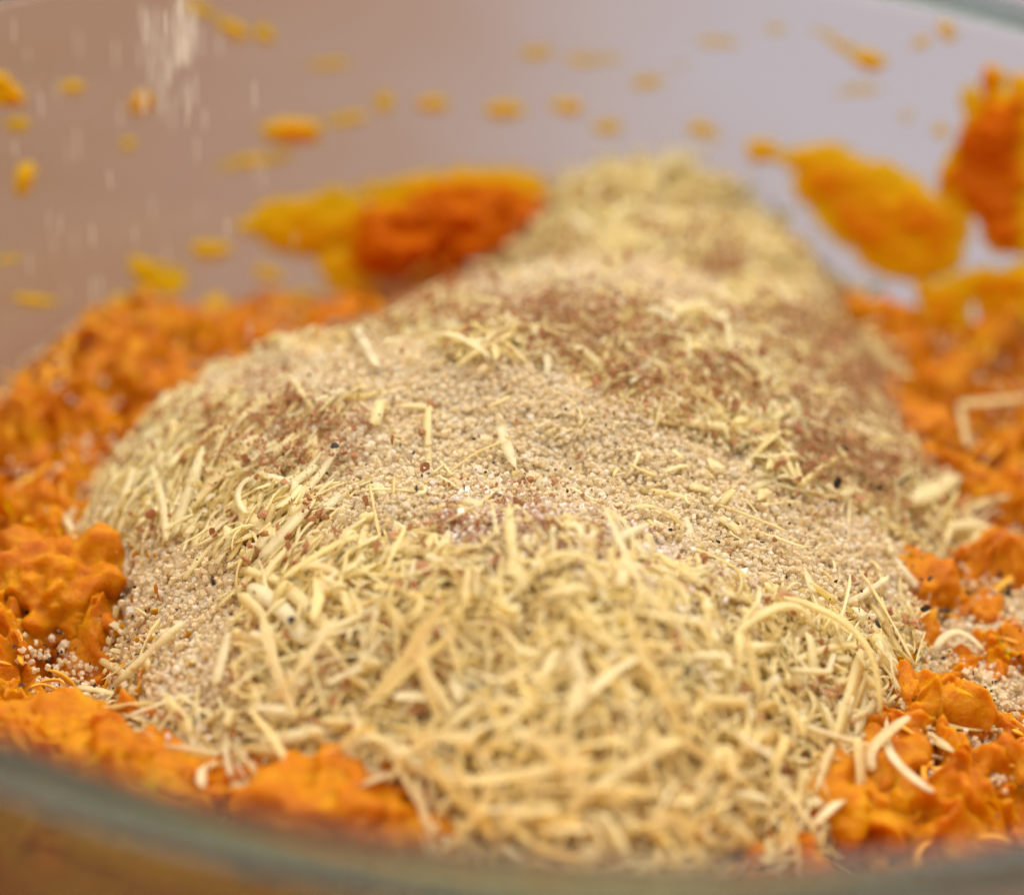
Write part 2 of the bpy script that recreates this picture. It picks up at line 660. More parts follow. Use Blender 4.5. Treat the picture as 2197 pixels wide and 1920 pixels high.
# ------------------------------------------------------------------ ribbons (cheese shreds, fibres)
def ribbon(path, width, thick, twist=0.0, twist0=0.0, taper=.25, up=(0, 0, 1), rough=0.0, seed=0):
    path = np.asarray(path, float)
    n = len(path)
    T = np.gradient(path, axis=0)
    T /= np.linalg.norm(T, axis=1, keepdims=True) + 1e-12
    up = np.asarray(up, float)
    S = np.cross(T, up)
    S /= np.linalg.norm(S, axis=1, keepdims=True) + 1e-12
    N = np.cross(S, T)
    s = np.linspace(0, 1, n)
    a = twist0 + twist * s
    S2 = S * np.cos(a)[:, None] + N * np.sin(a)[:, None]
    N2 = -S * np.sin(a)[:, None] + N * np.cos(a)[:, None]
    e = np.minimum(s, 1 - s) * 2
    w = width * (taper + (1 - taper) * np.clip(e * 3.2, 0, 1) ** .6) * .5
    w = w * (1 + rough * vnoise(s * 9 + seed, seed * 3.3, 0.5, 77))
    h = np.full(n, thick * .5)
    h[0] *= .5
    h[-1] *= .5
    jag = 1 + rough * .8 * vnoise(s * 23 + seed, seed * 1.7, 2.5, 78)
    ring = np.stack([path + S2 * (w * jag)[:, None] + N2 * (h * .8)[:, None], path - S2 * w[:, None] + N2 * h[:, None],
                     path - S2 * (w * .92)[:, None] - N2 * h[:, None], path + S2 * (w * .92)[:, None] - N2 * h[:, None]], 1)
    m_ = 4
    V = ring.reshape(-1, 3)
    F = []
    for i in range(n - 1):
        for q in range(m_):
            F.append((i * m_ + q, i * m_ + (q + 1) % m_, (i + 1) * m_ + (q + 1) % m_, (i + 1) * m_ + q))
    F.append((3, 2, 1, 0))
    o = (n - 1) * m_
    F.append((o, o + 1, o + 2, o + 3))
    return V, np.array(F)


def make_path(L, bend, side, curl, n=11):
    s = np.linspace(-.5, .5, n)
    th = bend * s + curl * s ** 3 * 8          # in-plane direction change (vertical bend)
    ph = side * s
    d = np.stack([np.cos(th) * np.cos(ph), np.cos(th) * np.sin(ph), np.sin(th)], -1)
    P = np.cumsum(d, 0) * (L / n)
    return P - P.mean(0)


TEMPL, TINFO = [], []
for k in range(72):
    L = rng.choice([.0020, .0032, .0045, .0062, .0085, .0115], p=[.18, .27, .25, .16, .10, .04]) * rng.uniform(.85, 1.15)
    fine = rng.random() < .66
    w = rng.uniform(.00020, .00040) if fine else rng.uniform(.00050, .00100)
    th = rng.uniform(.00010, .00018) if fine else rng.uniform(.00012, .0002)
    curly = rng.random() < .3
    bend = rng.normal(-1.2, 1.0) if curly else rng.normal(-.15, .35)
    side = rng.normal(0, 1.0) if curly else rng.normal(0, .22)
    P = make_path(L, bend, side, rng.normal(0, .6 if curly else .12), 11 if curly else 8)
    TEMPL.append(ribbon(P, w, th, rng.normal(0, .8), rng.uniform(-.6, .6), rng.uniform(.15, .85), rough=.35, seed=k))
    TINFO.append(('fine' if fine else 'broad', 'curved' if curly else 'straight', L))
TMESH = []
for k, (V, F) in enumerate(TEMPL):
    me = bpy.data.meshes.new('cheese_shred')
    me.from_pydata([tuple(p) for p in V.tolist()], [], [tuple(f) for f in F.tolist()])
    me.materials.append(CHEESE)
    TMESH.append(me)

# picture regions that say which ingredient lies where on the heap
SUGAR_Z = [[(640, 900), (720, 830), (900, 750), (1000, 735), (1130, 760), (1270, 850), (1480, 930), (1560, 1000), (1700, 1040), (1815, 1110), (1810, 1210),
            (1740, 1240), (1600, 1220), (1400, 1160), (1230, 1110), (1050, 1020), (900, 1040), (800, 1090), (690, 1075), (640, 1000)],
           [(250, 1140), (330, 1100), (470, 1110), (500, 1260), (470, 1400), (390, 1450), (300, 1430), (275, 1250)],
           [(1835, 1250), (1900, 1215), (2060, 1200), (2060, 1380), (1960, 1490), (1860, 1460), (1820, 1350)],
           [(330, 800), (420, 750), (700, 700), (900, 690), (900, 750), (700, 810), (500, 800)],
           [(900, 600), (1050, 540), (1300, 520), (1450, 580), (1440, 630), (1200, 610), (1000, 640)]]
SPICE_Z = [[(400, 850), (560, 810), (700, 850), (720, 950), (600, 960), (430, 930)], [(960, 640), (1200, 620), (1420, 700), (1480, 840), (1300, 850), (1150, 760)],
           [(1480, 640), (1650, 650), (1780, 760), (1850, 930), (1830, 1030), (1640, 1010), (1540, 920), (1600, 800)], [(870, 1060), (1060, 1040), (1280, 1120), (1240, 1170), (1080, 1150), (900, 1130)], [(885, 1065), (960, 1045), (1060, 1060), (1060, 1100), (980, 1110), (900, 1100)], [(1180, 660), (1270, 670), (1280, 760), (1190, 760)],
           [(640, 640), (820, 590), (900, 620), (720, 700)], [(1300, 490), (1400, 470), (1470, 510), (1420, 550)]]


def zone(uv, polys, grow=0.0):
    r = np.zeros(len(uv), bool)
    for p in polys:
        if grow:
            r |= poly_dist(uv[:, 0], uv[:, 1], p) > -grow
        else:
            r |= in_poly(uv[:, 0], uv[:, 1], p)
    return r


def heap_points(n, margin=0.0):
    P = []
    while sum(len(a) for a in P) < n:
        x = rng.uniform(-.08, .08, n * 3)
        y = rng.uniform(-.08, .085, n * 3)
        ok = (poly_dist(x, y, HEAP_POLY) > -margin) & (np.hypot(x, y) < .0785)
        x, y = x[ok], y[ok]
        P.append(np.stack([x, y, top(x, y)], -1))
    return np.concatenate(P)[:n]


def basis(n, az, tilt, roll):
    # x axis along the shred, z axis up from the surface
    n = n / np.linalg.norm(n)
    a = np.array([math.cos(az), math.sin(az), 0])
    xd = a - n * (a @ n)
    xd /= np.linalg.norm(xd)
    yd = np.cross(n, xd)
    xd2 = xd * math.cos(tilt) + n * math.sin(tilt)
    n2 = np.cross(xd2, yd)
    y3 = yd * math.cos(roll) + n2 * math.sin(roll)
    n3 = np.cross(xd2, y3)
    return np.stack([xd2, y3, n3], 1)


# solid core of the heap, under the loose ingredients
heap = empty('sugar_heap', (0, 0, ZR - .035))
tag(heap, 'beige heap of raw sugar crystals piled in the middle of the pumpkin mash', 'sugar')
NC = 330
gx, gy = np.meshgrid(np.linspace(-.066, .066, NC), np.linspace(-.080, .082, NC), indexing='ij')
cz = h_heap(gx, gy) + .0005 * fbm(gx * 700, gy * 700, 1.0, 2, 61)
idx = np.arange(NC * NC).reshape(NC, NC)
F = np.stack([idx[:-1, :-1], idx[1:, :-1], idx[1:, 1:], idx[:-1, 1:]], -1).reshape(-1, 4)
pd = poly_dist(gx, gy, HEAP_POLY).ravel()
okv = (pd > -.004) & (np.hypot(gx, gy).ravel() < r_in(cz.ravel()) - .0008)
F = F[okv[F].all(1)]
used = np.unique(F)
remap = np.full(NC * NC, -1)
remap[used] = np.arange(len(used))
V = np.stack([gx.ravel(), gy.ravel(), cz.ravel() - .0001], -1)[used] - np.array([0, 0, ZR - .035])
mesh_obj('mound', V, remap[F], CORE, heap)

# cheese: random shreds over the heap
N_SH = 15000
P = heap_points(N_SH * 2, .0045)
uv, dep = project(P)
keep = np.ones(len(P), bool)
sz_ = zone(uv, SUGAR_Z, 14)
keep &= ~sz_ | (rng.random(len(P)) < .025)
sp_ = zone(uv, SPICE_Z)
keep &= ~sp_ | (rng.random(len(P)) < .40)
keep &= ~zone(uv, [[(560, 1585), (880, 1585), (890, 1730), (560, 1730)], [(0, 1090), (235, 1110), (285, 1290), (250, 1420), (0, 1420)]])
P, uv, dep = P[keep][:N_SH], uv[keep][:N_SH], dep[keep][:N_SH]
NRM = top_normal(P[:, 0], P[:, 1], .002)
front = np.exp(-(((P[:, 0] + .002) / .024) ** 2 + ((P[:, 1] + .042) / .020) ** 2))
recs = []
for q in range(len(P)):
    f = front[q]
    lift = abs(rng.normal(0, .0008 + .0014 * f)) + .0001
    az = rng.uniform(0, 2 * np.pi)
    if uv[q, 0] < 720 and 820 < uv[q, 1] < 1180:
        az = rng.normal(math.radians(55), .35)
    if uv[q, 1] < 430:
        f = 2.0
        lift = rng.uniform(0, .0032)
    tilt = rng.normal(0, .18 + .24 * f)
    B = basis(NRM[q], az, tilt, rng.normal(0, .35))
    k = rng.integers(len(TEMPL))
    recs.append((P[q] + NRM[q] * lift, B, k, lift, uv[q], dep[q]))


def visible(u):
    return -20 < u[0] < 2071 and 0 < u[1] < 1800


size = [r[3] * 1.2 / .001 + (.24 - r[5]) * 60 + len(TEMPL[r[2]][0]) * 0 + np.ptp(TEMPL[r[2]][0][:, 0]) * 120 if visible(r[4]) else -1e9 for r in recs]
order = np.argsort(size)[::-1]
N_IND = 262


MARKS = [(150, 1180, 'tall pumpkin lump'), (350, 1280, 'loose sugar beside the pumpkin lump'), (560, 1090, 'Y-shaped shred pair'), (560, 930, 'combed cinnamon slope'),
         (300, 900, 'outer edge of the combed slope'), (620, 1280, 'two thick parallel shreds'), (480, 1480, 'dusty strip above the near mash'), (720, 1640, 'orange front lump'),
         (780, 1350, 'hollow before the front lump'), (1000, 1110, 'red cinnamon spot'), (1080, 1250, 'crest of the near mound'), (1000, 1450, 'middle of the near mound'),
         (1000, 1650, 'dark gap by the front lump'), (1230, 1720, 'lowest tip of the heap'), (1300, 1250, 'sandy flank of the near mound'), (1300, 1500, 'broad rising shred'),
         (1500, 1300, 'arched strand'), (1500, 1550, 'pale ledge over the mash'), (1680, 1330, 'longest strand'), (1640, 1580, 'wide hanging shred'), (1780, 1560, 'cheese cross on the mash'),
         (1930, 1330, 'loose sugar patch'), (1750, 1150, 'edge of the sugar dome by the mash'), (1420, 960, 'square flake'), (1840, 1000, 'thick blocky stick'), (1650, 850, 'brown cinnamon patch'),
         (1980, 850, 'stout crosswise stick'), (1250, 720, 'brown patch beyond the dome'), (1000, 700, 'far side of the dome'), (1200, 560, 'pale ridge behind the dome'),
         (1400, 400, 'far pile by the back wall'), (1600, 550, 'slope of the far pile'), (700, 740, 'far corner of the heap')]


def shred_words(u, k):
    wd, cv, L = TINFO[k]
    kind = 'long' if L > .0075 else ('short' if L < .0040 else 'mid-length')
    dd = [math.hypot(u[0] - a, u[1] - b) for a, b, _ in MARKS]
    return f'{kind} {wd} {cv}', MARKS[int(np.argmin(dd))][2]


bulkV, bulkF, tones, off = [], [], [], 0
for rank, qi in enumerate(order):
    pos, B, k, lift, u, d = recs[qi]
    if rank < N_IND:
        o = link_mesh('cheese_shred', TMESH[k])
        M4 = Matrix([[*B[i], pos[i]] for i in range(3)] + [[0, 0, 0, 1]])
        o.matrix_world = M4
        kd, pl = shred_words(u, k)
        e_, _ = project(np.stack([pos - B[:, 0] * .001, pos + B[:, 0] * .001]))
        sl = math.degrees(math.atan2(-(e_[1, 1] - e_[0, 1]), e_[1, 0] - e_[0, 0])) % 180
        kd += ' cheese shred ' + ('lying level' if sl < 18 or sl > 162 else 'leaning right' if sl < 65 else 'pointing up' if sl < 115 else 'leaning left')
        tag(o, f'{kd} by the {pl}', 'cheese shred', f'grated cheese shreds by the {pl}')
    else:
        V, F = TEMPL[k]
        bulkV.append(V @ B.T + pos)
        bulkF.append(F + off)
        tones.append(np.full(len(V), rng.random()))
        off += len(V)
bulk = mesh_obj('grated_cheese', np.concatenate(bulkV), np.concatenate(bulkF), CHEESE, smooth_shade=False)
float_attr(bulk, 'tone', np.concatenate(tones))
tag(bulk, 'mass of pale yellow grated cheese covering the heap in the bowl', 'grated cheese', None, 'stuff')


# cheese shreds that can be told apart, one by one
def placed(pts, width, label, lift=.0012, thick=.0005, twist=.3, twist0=0.0, arch=0.0, taper=.5, cat='cheese shred', up=None):
    W = np.array([hit(a, b) for a, b in pts])
    N = top_normal(W[:, 0], W[:, 1], .002)
    # even out the depth along the shred so it stays stiff
    W = W + N * lift
    n = 16
    s = np.linspace(0, 1, n)
    sk = np.linspace(0, 1, len(W))
    if len(W) == 2:
        path = W[0] + (W[1] - W[0]) * s[:, None]
    else:
        # smooth curve through the points
        path = np.zeros((n, 3))
        deg = min(len(W) - 1, 4)
        for a in range(3):
            path[:, a] = np.polyval(np.polyfit(sk, W[:, a], deg), s)
    mid = N.mean(0)
    path = path + mid * (arch * np.sin(np.pi * s))[:, None]
    c = path.mean(0)
    upv = mid if up is None else np.array(up)
    V, F = ribbon(path - c, width * .75, thick * .45, twist, twist0, taper, up=upv, rough=.15, seed=len(label))
    o = mesh_obj('cheese_shred', V, F, CHEESE, smooth_shade=False)
    o.location = c
    tag(o, label, cat, 'cheese shreds that stand out on the heap')
    return o


placed([(478, 1030), (575, 1105)], .0019, 'broad flat cheese shred, one arm of the Y shape beside the curled one', .0016)
placed([(642, 1040), (600, 1090), (545, 1155)], .0017, 'speckled broad cheese shred crossing another to form a Y shape', .0022)
placed([(515, 1062), (500, 1030), (520, 1000), (560, 990), (600, 1003)], .0009, 'pale hook-shaped cheese curl standing above the Y-shaped pair', .0020, arch=.0006)
placed([(690, 990), (640, 1000), (622, 1015), (650, 1022), (668, 1012)], .0006, 'tiny looped cheese curl lying on the edge of the sugar dome', .0014)
placed([(322, 955), (345, 1020), (356, 1105)], .0012, 'long straight cheese shred standing alone on the slope above the sugar patch', .0018)
placed([(690, 905), (640, 985), (580, 1050)], .0010, 'long tan cheese shred running downhill to the Y-shaped pair', .0015)
placed([(500, 905), (420, 1000)], .0008, 'thin straight cheese strand beside the cinnamon dust on the slope', .0014)
placed([(535, 1010), (430, 1120), (385, 1175)], .0007, 'thin long cheese strand slanting down towards the loose sugar crystals', .0012)
placed([(765, 1105), (690, 1140), (580, 1187)], .0008, 'slim pointed cheese shred lying below the Y-shaped pair', .0018)
placed([(745, 1060), (660, 1110), (590, 1125)], .0006, 'fine cheese strand just above the slim pointed shred', .0014)
placed([(118, 1086), (170, 1088), (216, 1098)], .0010, 'white cheese shred lying on the tall pumpkin lump', .0042)
placed([(160, 1102), (195, 1110), (225, 1106)], .0007, 'smaller whitish cheese shred just under the white one on the pumpkin lump', .0036)
placed([(1915, 862), (1985, 855), (2052, 846)], .0016, 'stout cheese stick lying crosswise on the orange mash', .0036)
placed([(1916, 850), (1922, 935)], .0010, 'short upright cheese shred crossing the end of the stout stick', .0030)
placed([(1785, 1030), (1850, 1000), (1905, 985)], .0026, 'thick blocky cheese stick at the edge of the cinnamon patch', .0025, thick=.0012)
placed([(1865, 1075), (1920, 1085), (1985, 1110)], .0014, 'pale cheese shred on the mash below the thick blocky stick', .0026)
placed([(1408, 955), (1440, 962)], .0030, 'small square cheese flake perched on the sugar dome', .0016, thick=.0006, cat='cheese flake')
placed([(1380, 990), (1420, 1000)], .0018, 'tiny pale cheese crumb beside the square flake on the sugar dome', .0010, cat='cheese flake')
placed([(1535, 1235), (1630, 1280), (1690, 1350), (1715, 1450)], .0011, 'longest cheese strand, arching round the edge of the heap to the mash', .0030, arch=.001)
placed([(1430, 1310), (1490, 1270), (1550, 1262), (1590, 1290)], .0011, 'arched cheese strand beside the start of the longest strand', .0028, arch=.0012)
placed([(1560, 1350), (1620, 1325), (1680, 1322)], .0009, 'curved cheese strand joining the bend of the longest strand', .0026)
placed([(1725, 1290), (1765, 1370)], .0036, 'chunky deep yellow cheese piece beside the bend of the longest strand', .0018, thick=.0018, cat='cheese chunk')
placed([(1715, 1600), (1765, 1560), (1815, 1510)], .0014, 'cheese shred forming one arm of the cross on the mash', .0046)
placed([(1740, 1520), (1800, 1580), (1870, 1660)], .0012, 'long cheese shred forming the other arm of the cross on the mash', .0040)
placed([(1650, 1500), (1655, 1570), (1665, 1650)], .0018, 'wide cheese shred hanging straight down onto the mash', .0040)
placed([(1690, 1330), (1660, 1420), (1630, 1500)], .0018, 'wide cheese shred running down from the longest strand to the mash', .0026)
placed([(1620, 1510), (1580, 1600)], .0013, 'cheese shred slanting beside the wide hanging one', .0030)
placed([(1085, 1195), (1110, 1180), (1150, 1178), (1190, 1192)], .0008, 'pale looped cheese strand on top of the tall near mound', .0030, arch=.001)
placed([(765, 830), (755, 880)], .0016, 'stubby cheese shred standing upright in the sugar dome', .0018)
placed([(715, 690), (760, 770)], .0015, 'blurred cheese shred standing at the far side of the sugar dome', .0020)
placed([(875, 715), (930, 735), (985, 745)], .0010, 'blurred arched cheese strand just behind the sugar dome', .0022, arch=.0015)
placed([(530, 1215), (590, 1260), (630, 1320)], .0020, 'thick pale cheese shred beside the dark hollow on the near slope', .0026, thick=.0009)
placed([(590, 1210), (650, 1260), (690, 1320)], .0017, 'second thick cheese shred lying parallel to the thick pale one', .0028, thick=.0008)
placed([(480, 1300), (455, 1395)], .0013, 'speckled cheese stick standing in the loose sugar crystals', .0022)
placed([(225, 1335), (290, 1370)], .0009, 'thin whitish cheese sliver between pumpkin lump and sugar crystals', .0016)
placed([(545, 1500), (620, 1490), (660, 1480)], .0016, 'thick pale cheese stick above the orange front lump', .0030, thick=.0008)
placed([(780, 1500), (870, 1560), (1000, 1600)], .0018, 'long broad cheese shred slanting down behind the orange front lump', .0034, thick=.0007)
placed([(1130, 1640), (1230, 1560), (1330, 1500)], .0018, 'long broad cheese shred rising across the near edge of the heap', .0034, thick=.0007)
placed([(1840, 1330), (1900, 1320), (1960, 1340)], .0011, 'bent whitish cheese shred on the loose sugar patch', .0022, arch=.001)
placed([(1860, 1480), (1950, 1500), (2052, 1490)], .0007, 'thin cheese sliver along the lower edge of the loose sugar patch', .0020)


WISPS = [(1060, 330, 2.2), (1100, 300, 1.6), (1190, 320, 1.8), (1240, 335, 1.2), (1300, 300, 2.2), (1340, 320, 1.4), (1400, 325, 1.7), (1450, 340, 1.2), (1490, 350, 1.5), (1150, 350, 1.3),
         (1270, 325, 1.5), (1370, 330, 1.2), (1540, 400, 1.4), (1090, 400, 1.5), (1590, 450, 1.2), (1220, 350, 1.3), (1430, 350, 1.8), (1320, 345, 1.1)]
WISPS += [(a + random.uniform(-20, 20), b + random.uniform(-15, 15), .8) for a in range(1110, 1640, 55) for b in range(330, 500, 45) if a < 1500 or b > 360]
WV, WF, off = [], [], 0
for q, (a, b, hh) in enumerate(WISPS):
    D0 = hit(a, b + 60)
    for e in range(7):
        base = D0 + np.array([rng.normal(0, .0022), rng.normal(0, .0015), 0])
        base[2] = top(base[0], base[1])
        pth = make_path(rng.uniform(.004, .0075) * (.7 + .25 * hh), rng.normal(0, .7), rng.normal(0, .7), 0, 9)
        Bm = basis(np.array([0, 0, 1.0]), rng.uniform(0, 6.28), math.radians(rng.uniform(25, 85)), 0)
        V, F = ribbon(pth, rng.uniform(.0003, .0009), .00022, rng.normal(0, .8), 0, .4, rough=.3, seed=q * 7 + e)
        V = V @ Bm.T
        V[:, 2] -= V[:, 2].min() + .0006
        WV.append(V + base)
        WF.append(F + off)
        off += len(V)
wsp = mesh_obj('cheese_wisps', np.concatenate(WV), np.concatenate(WF), CHEESE, smooth_shade=False)
tag(wsp, 'fluffy upstanding cheese wisps on top of the far pile', 'grated cheese', None, 'stuff')


# ------------------------------------------------------------------ sugar crystals, cinnamon, pepper (instanced grains)
def crystal(seed, kind):
    r = random.Random(seed)
    bm = bmesh.new()
    bmesh.ops.create_cube(bm, size=1.0)
    sx, sy, sz = (r.uniform(.8, 1.25), r.uniform(.75, 1.05), r.uniform(.65, .95))
    for v_ in bm.verts:
        v_.co.x *= sx * r.uniform(.8, 1.1)
        v_.co.y *= sy * r.uniform(.8, 1.1)
        v_.co.z *= sz * r.uniform(.8, 1.1)
    bmesh.ops.bevel(bm, geom=list(bm.edges), offset=.075, segments=1, affect='EDGES', profile=.5)
    for v_ in bm.verts:
        v_.co += Vector([r.uniform(-.03, .03) for _ in range(3)])
    me = bpy.data.meshes.new('sugar_crystal')
    bm.to_mesh(me)
    bm.free()
    return me


def flake(seed):
    r = random.Random(seed)
    bm = bmesh.new()
    bmesh.ops.create_icosphere(bm, subdivisions=1, radius=.5)
    for v_ in bm.verts:
        v_.co *= r.uniform(.4, 1.45)
    sx, sz = r.uniform(1.0, 1.7), r.uniform(.35, .6)
    for v_ in bm.verts:
        v_.co.x *= sx
        v_.co.z *= sz
    me = bpy.data.meshes.new('flake')
    bm.to_mesh(me)
    bm.free()
    return me


def template_collection(name, meshes, mat):
    c = bpy.data.collections.new(name)
    for i, me in enumerate(meshes):
        me.materials.append(mat)
        c.objects.link(bpy.data.objects.new(f'{name}_{i:02d}', me))
    return c


CRYST = [crystal(i, 0) for i in range(10)]
C_SUGAR = template_collection('grain_shapes', CRYST, SUGAR)
C_SPICE = template_collection('spice_shapes', [flake(50 + i) for i in range(6)], SPICE)
C_PEP = template_collection('pepper_shapes', [flake(80 + i) for i in range(6)], PEPPER)


def grain_cloud(name, P, scl, coll, parent=None):
    me = bpy.data.meshes.new(name)
    me.vertices.add(len(P))
    me.vertices.foreach_set('co', np.asarray(P, np.float32).ravel())
    a = me.attributes.new('scl', 'FLOAT', 'POINT')
    a.data.foreach_set('value', np.asarray(scl, np.float32))
    a = me.attributes.new('rot', 'FLOAT_VECTOR', 'POINT')
    a.data.foreach_set('vector', rng.uniform(0, 2 * np.pi, (len(P), 3)).astype(np.float32).ravel())
    o = bpy.data.objects.new(name, me)
    COL.objects.link(o)
    if parent: o.parent = parent
    g = bpy.data.node_groups.new(name, 'GeometryNodeTree')
    g.interface.new_socket('Geometry', in_out='INPUT', socket_type='NodeSocketGeometry')
    g.interface.new_socket('Geometry', in_out='OUTPUT', socket_type='NodeSocketGeometry')
    gi, go = g.nodes.new('NodeGroupInput'), g.nodes.new('NodeGroupOutput')
    iop = g.nodes.new('GeometryNodeInstanceOnPoints')
    ci = g.nodes.new('GeometryNodeCollectionInfo')
    ci.inputs['Collection'].default_value = coll
    ci.inputs['Separate Children'].default_value = True
    ci.inputs['Reset Children'].default_value = True
    iop.inputs['Pick Instance'].default_value = True
    na = g.nodes.new('GeometryNodeInputNamedAttribute')
    na.data_type = 'FLOAT'
    na.inputs['Name'].default_value = 'scl'
    nr = g.nodes.new('GeometryNodeInputNamedAttribute')
    nr.data_type = 'FLOAT_VECTOR'
    nr.inputs['Name'].default_value = 'rot'
    e2r = g.nodes.new('FunctionNodeEulerToRotation')
    l = g.links.new
    l(gi.outputs[0], iop.inputs['Points'])
    l(ci.outputs[0], iop.inputs['Instance'])
    l(nr.outputs['Attribute'], e2r.inputs[0])
    l(e2r.outputs[0], iop.inputs['Rotation'])
    l(na.outputs['Attribute'], iop.inputs['Scale'])
    l(iop.outputs[0], go.inputs[0])
    md = o.modifiers.new('grains', 'NODES')
    md.node_group = g
    return o


def surf_points(n, polys, grow=0, feather=0.0):
    acc, got = [], 0
    while got < n:
        x = rng.uniform(-.075, .075, 60000)
        y = rng.uniform(-.08, .08, 60000)
        z = top(x, y)
        ok = np.hypot(x, y) < r_in(z) - .001
        x, y, z = x[ok], y[ok], z[ok]
        Pq = np.stack([x, y, z], -1)
        u, _ = project(Pq)
        d = np.full(len(u), -1e9)
        for p in polys:
            d = np.maximum(d, poly_dist(u[:, 0], u[:, 1], p))
        if feather:
            pr = smooth(-feather, feather, d + grow + 25 * vnoise(u[:, 0] / 45, u[:, 1] / 45, .3, 91))
        else:
            pr = (d > -grow).astype(float)
        sel = rng.random(len(u)) < pr
        acc.append(Pq[sel])
        got += int(sel.sum())
    return np.concatenate(acc)[:n]


def local(P):
    return P - np.array([0, 0, ZR - .035])


# the heaped sugar: full layers in its own patches, loose grains elsewhere
Pg = surf_points(84000, SUGAR_Z, 0, 34)
Pl = heap_points(14000, .006)
Pm = surf_points(2600, [[(0, 1150), (130, 1180), (260, 1130), (330, 1260), (330, 1440), (120, 1450), (60, 1330)], [(1800, 1180), (2051, 1160), (2051, 1560), (1850, 1560)],
                        [(300, 1480), (560, 1500), (560, 1620), (330, 1620)]], 20, 30)
Pe = surf_points(1000, [[(0, 640), (700, 600), (350, 820), (150, 1040), (0, 1040)], [(1700, 640), (2051, 740), (2051, 1180), (1850, 1050)]], 20, 30)
Pall = np.concatenate([Pg, Pl, Pm, Pe])
lift = np.concatenate([np.abs(rng.normal(0, .00045, len(Pg))), np.abs(rng.normal(0, .0008, len(Pl))), np.full(len(Pm), .0006) + np.abs(rng.normal(0, .0006, len(Pm))), np.full(len(Pe), .0008)])
Nn = top_normal(Pall[:, 0], Pall[:, 1])
Pall = Pall + Nn * (lift - .0002)[:, None]
sc = rng.lognormal(math.log(.00043), .24, len(Pall)).clip(.00016, .0008)
sug = grain_cloud('sugar_grains', local(Pall), sc, C_SUGAR, heap)
sug['kind'] = 'stuff'

# single crystals lying on the tall pumpkin lump
g = surf_points(46, [[(30, 1180), (120, 1150), (230, 1160), (260, 1250), (240, 1340), (140, 1360), (70, 1300)]], 0, 0)
for q in range(len(g)):
    o = link_mesh('sugar_crystal', CRYST[q % len(CRYST)])
    n_ = top_normal(g[q:q + 1, 0], g[q:q + 1, 1])[0]
    o.location = g[q] + n_ * .0012
    o.rotation_euler = rng.uniform(0, 6.28, 3)
    o.scale = (rng.uniform(.0006, .00085),) * 3
    tag(o, 'loose clear sugar crystal stuck to the tall pumpkin lump', 'sugar crystal', 'sugar crystals on the pumpkin lump')

# cinnamon
Ps = surf_points(40000, SPICE_Z, 10, 50)
cl = fbm(Ps[:, 0] * 420, Ps[:, 1] * 420, .5, 3, 71)
Ps = Ps[cl > -.10]
Ph = heap_points(80000, .002)
cl = fbm(Ph[:, 0] * 300, Ph[:, 1] * 300, .5, 3, 72)
uvh, _ = project(Ph)
Ph = Ph[(cl > .34) & ((uvh[:, 1] > 500) | (rng.random(len(Ph)) < .2)) & (~zone(uvh, SUGAR_Z, 10) | (rng.random(len(Ph)) < .06))]
Pp = np.concatenate([Ps, Ph])
Nn = top_normal(Pp[:, 0], Pp[:, 1])
Pp = Pp + Nn * rng.uniform(.0004, .0030, len(Pp))[:, None]
Pb = heap_points(1500)
ub, _ = project(Pb)
Pb = Pb[(fbm(Pb[:, 0] * 160, Pb[:, 1] * 160, 2.5, 2, 74) > -.1) & (~zone(ub, SUGAR_Z, 0) | (rng.random(len(Pb)) < .1))]
Pb = Pb + top_normal(Pb[:, 0], Pb[:, 1]) * rng.uniform(.0010, .0032, len(Pb))[:, None]
Pp_sz = np.concatenate([rng.lognormal(math.log(.00019), .50, len(Pp)).clip(.0001, .0009), rng.uniform(.0005, .0011, len(Pb))])
Pp = np.concatenate([Pp, Pb])
cin = grain_cloud('cinnamon_powder', Pp, Pp_sz, C_SPICE)
tag(cin, 'reddish brown cinnamon powder dusted in patches over the heap', 'cinnamon', None, 'stuff')

# white powder patches and orange bits where heap and mash meet
WHITE = mat_plain('white_powder', [(.3, (.86, .74, .68)), (.7, (.93, .86, .82))], 900, .35)
Pw = surf_points(5200, [[(860, 1030), (1060, 1040), (1300, 1100), (1420, 1170), (1100, 1170), (900, 1120)], [(320, 1470), (560, 1500), (700, 1560), (560, 1610), (330, 1560)],
                        [(110, 1120), (230, 1130), (220, 1180), (110, 1170)], [(1200, 1180), (1500, 1200), (1480, 1300), (1250, 1260)]], -5, 45)
Nn = top_normal(Pw[:, 0], Pw[:, 1])
Pw = Pw + Nn * np.abs(rng.normal(.0009, .0009, len(Pw)))[:, None]
C_WHITE = template_collection('powder_shapes', [flake(160 + i) for i in range(5)], WHITE)
wp = grain_cloud('white_powder', Pw, rng.lognormal(math.log(.00034), .35, len(Pw)).clip(.00015, .0008), C_WHITE)
tag(wp, 'pinkish white powder in patches on the near slope of the heap', 'powder', None, 'stuff')
Po = heap_points(60000, .007)
do = poly_dist(Po[:, 0], Po[:, 1], HEAP_POLY)
Po = Po[rng.random(len(Po)) < .08 * np.exp(-((do / .0022) ** 2))]
Nn = top_normal(Po[:, 0], Po[:, 1])
Po = Po + Nn * np.abs(rng.normal(.0004, .0008, len(Po)))[:, None]
C_BITS = template_collection('mash_bit_shapes', [flake(190 + i) for i in range(6)], MASH)
mb = grain_cloud('mash_bits', Po, rng.lognormal(math.log(.0006), .4, len(Po)).clip(.0003, .0014), C_BITS)
tag(mb, 'small orange bits of mash along the edge of the heap', 'mash bits', None, 'stuff')

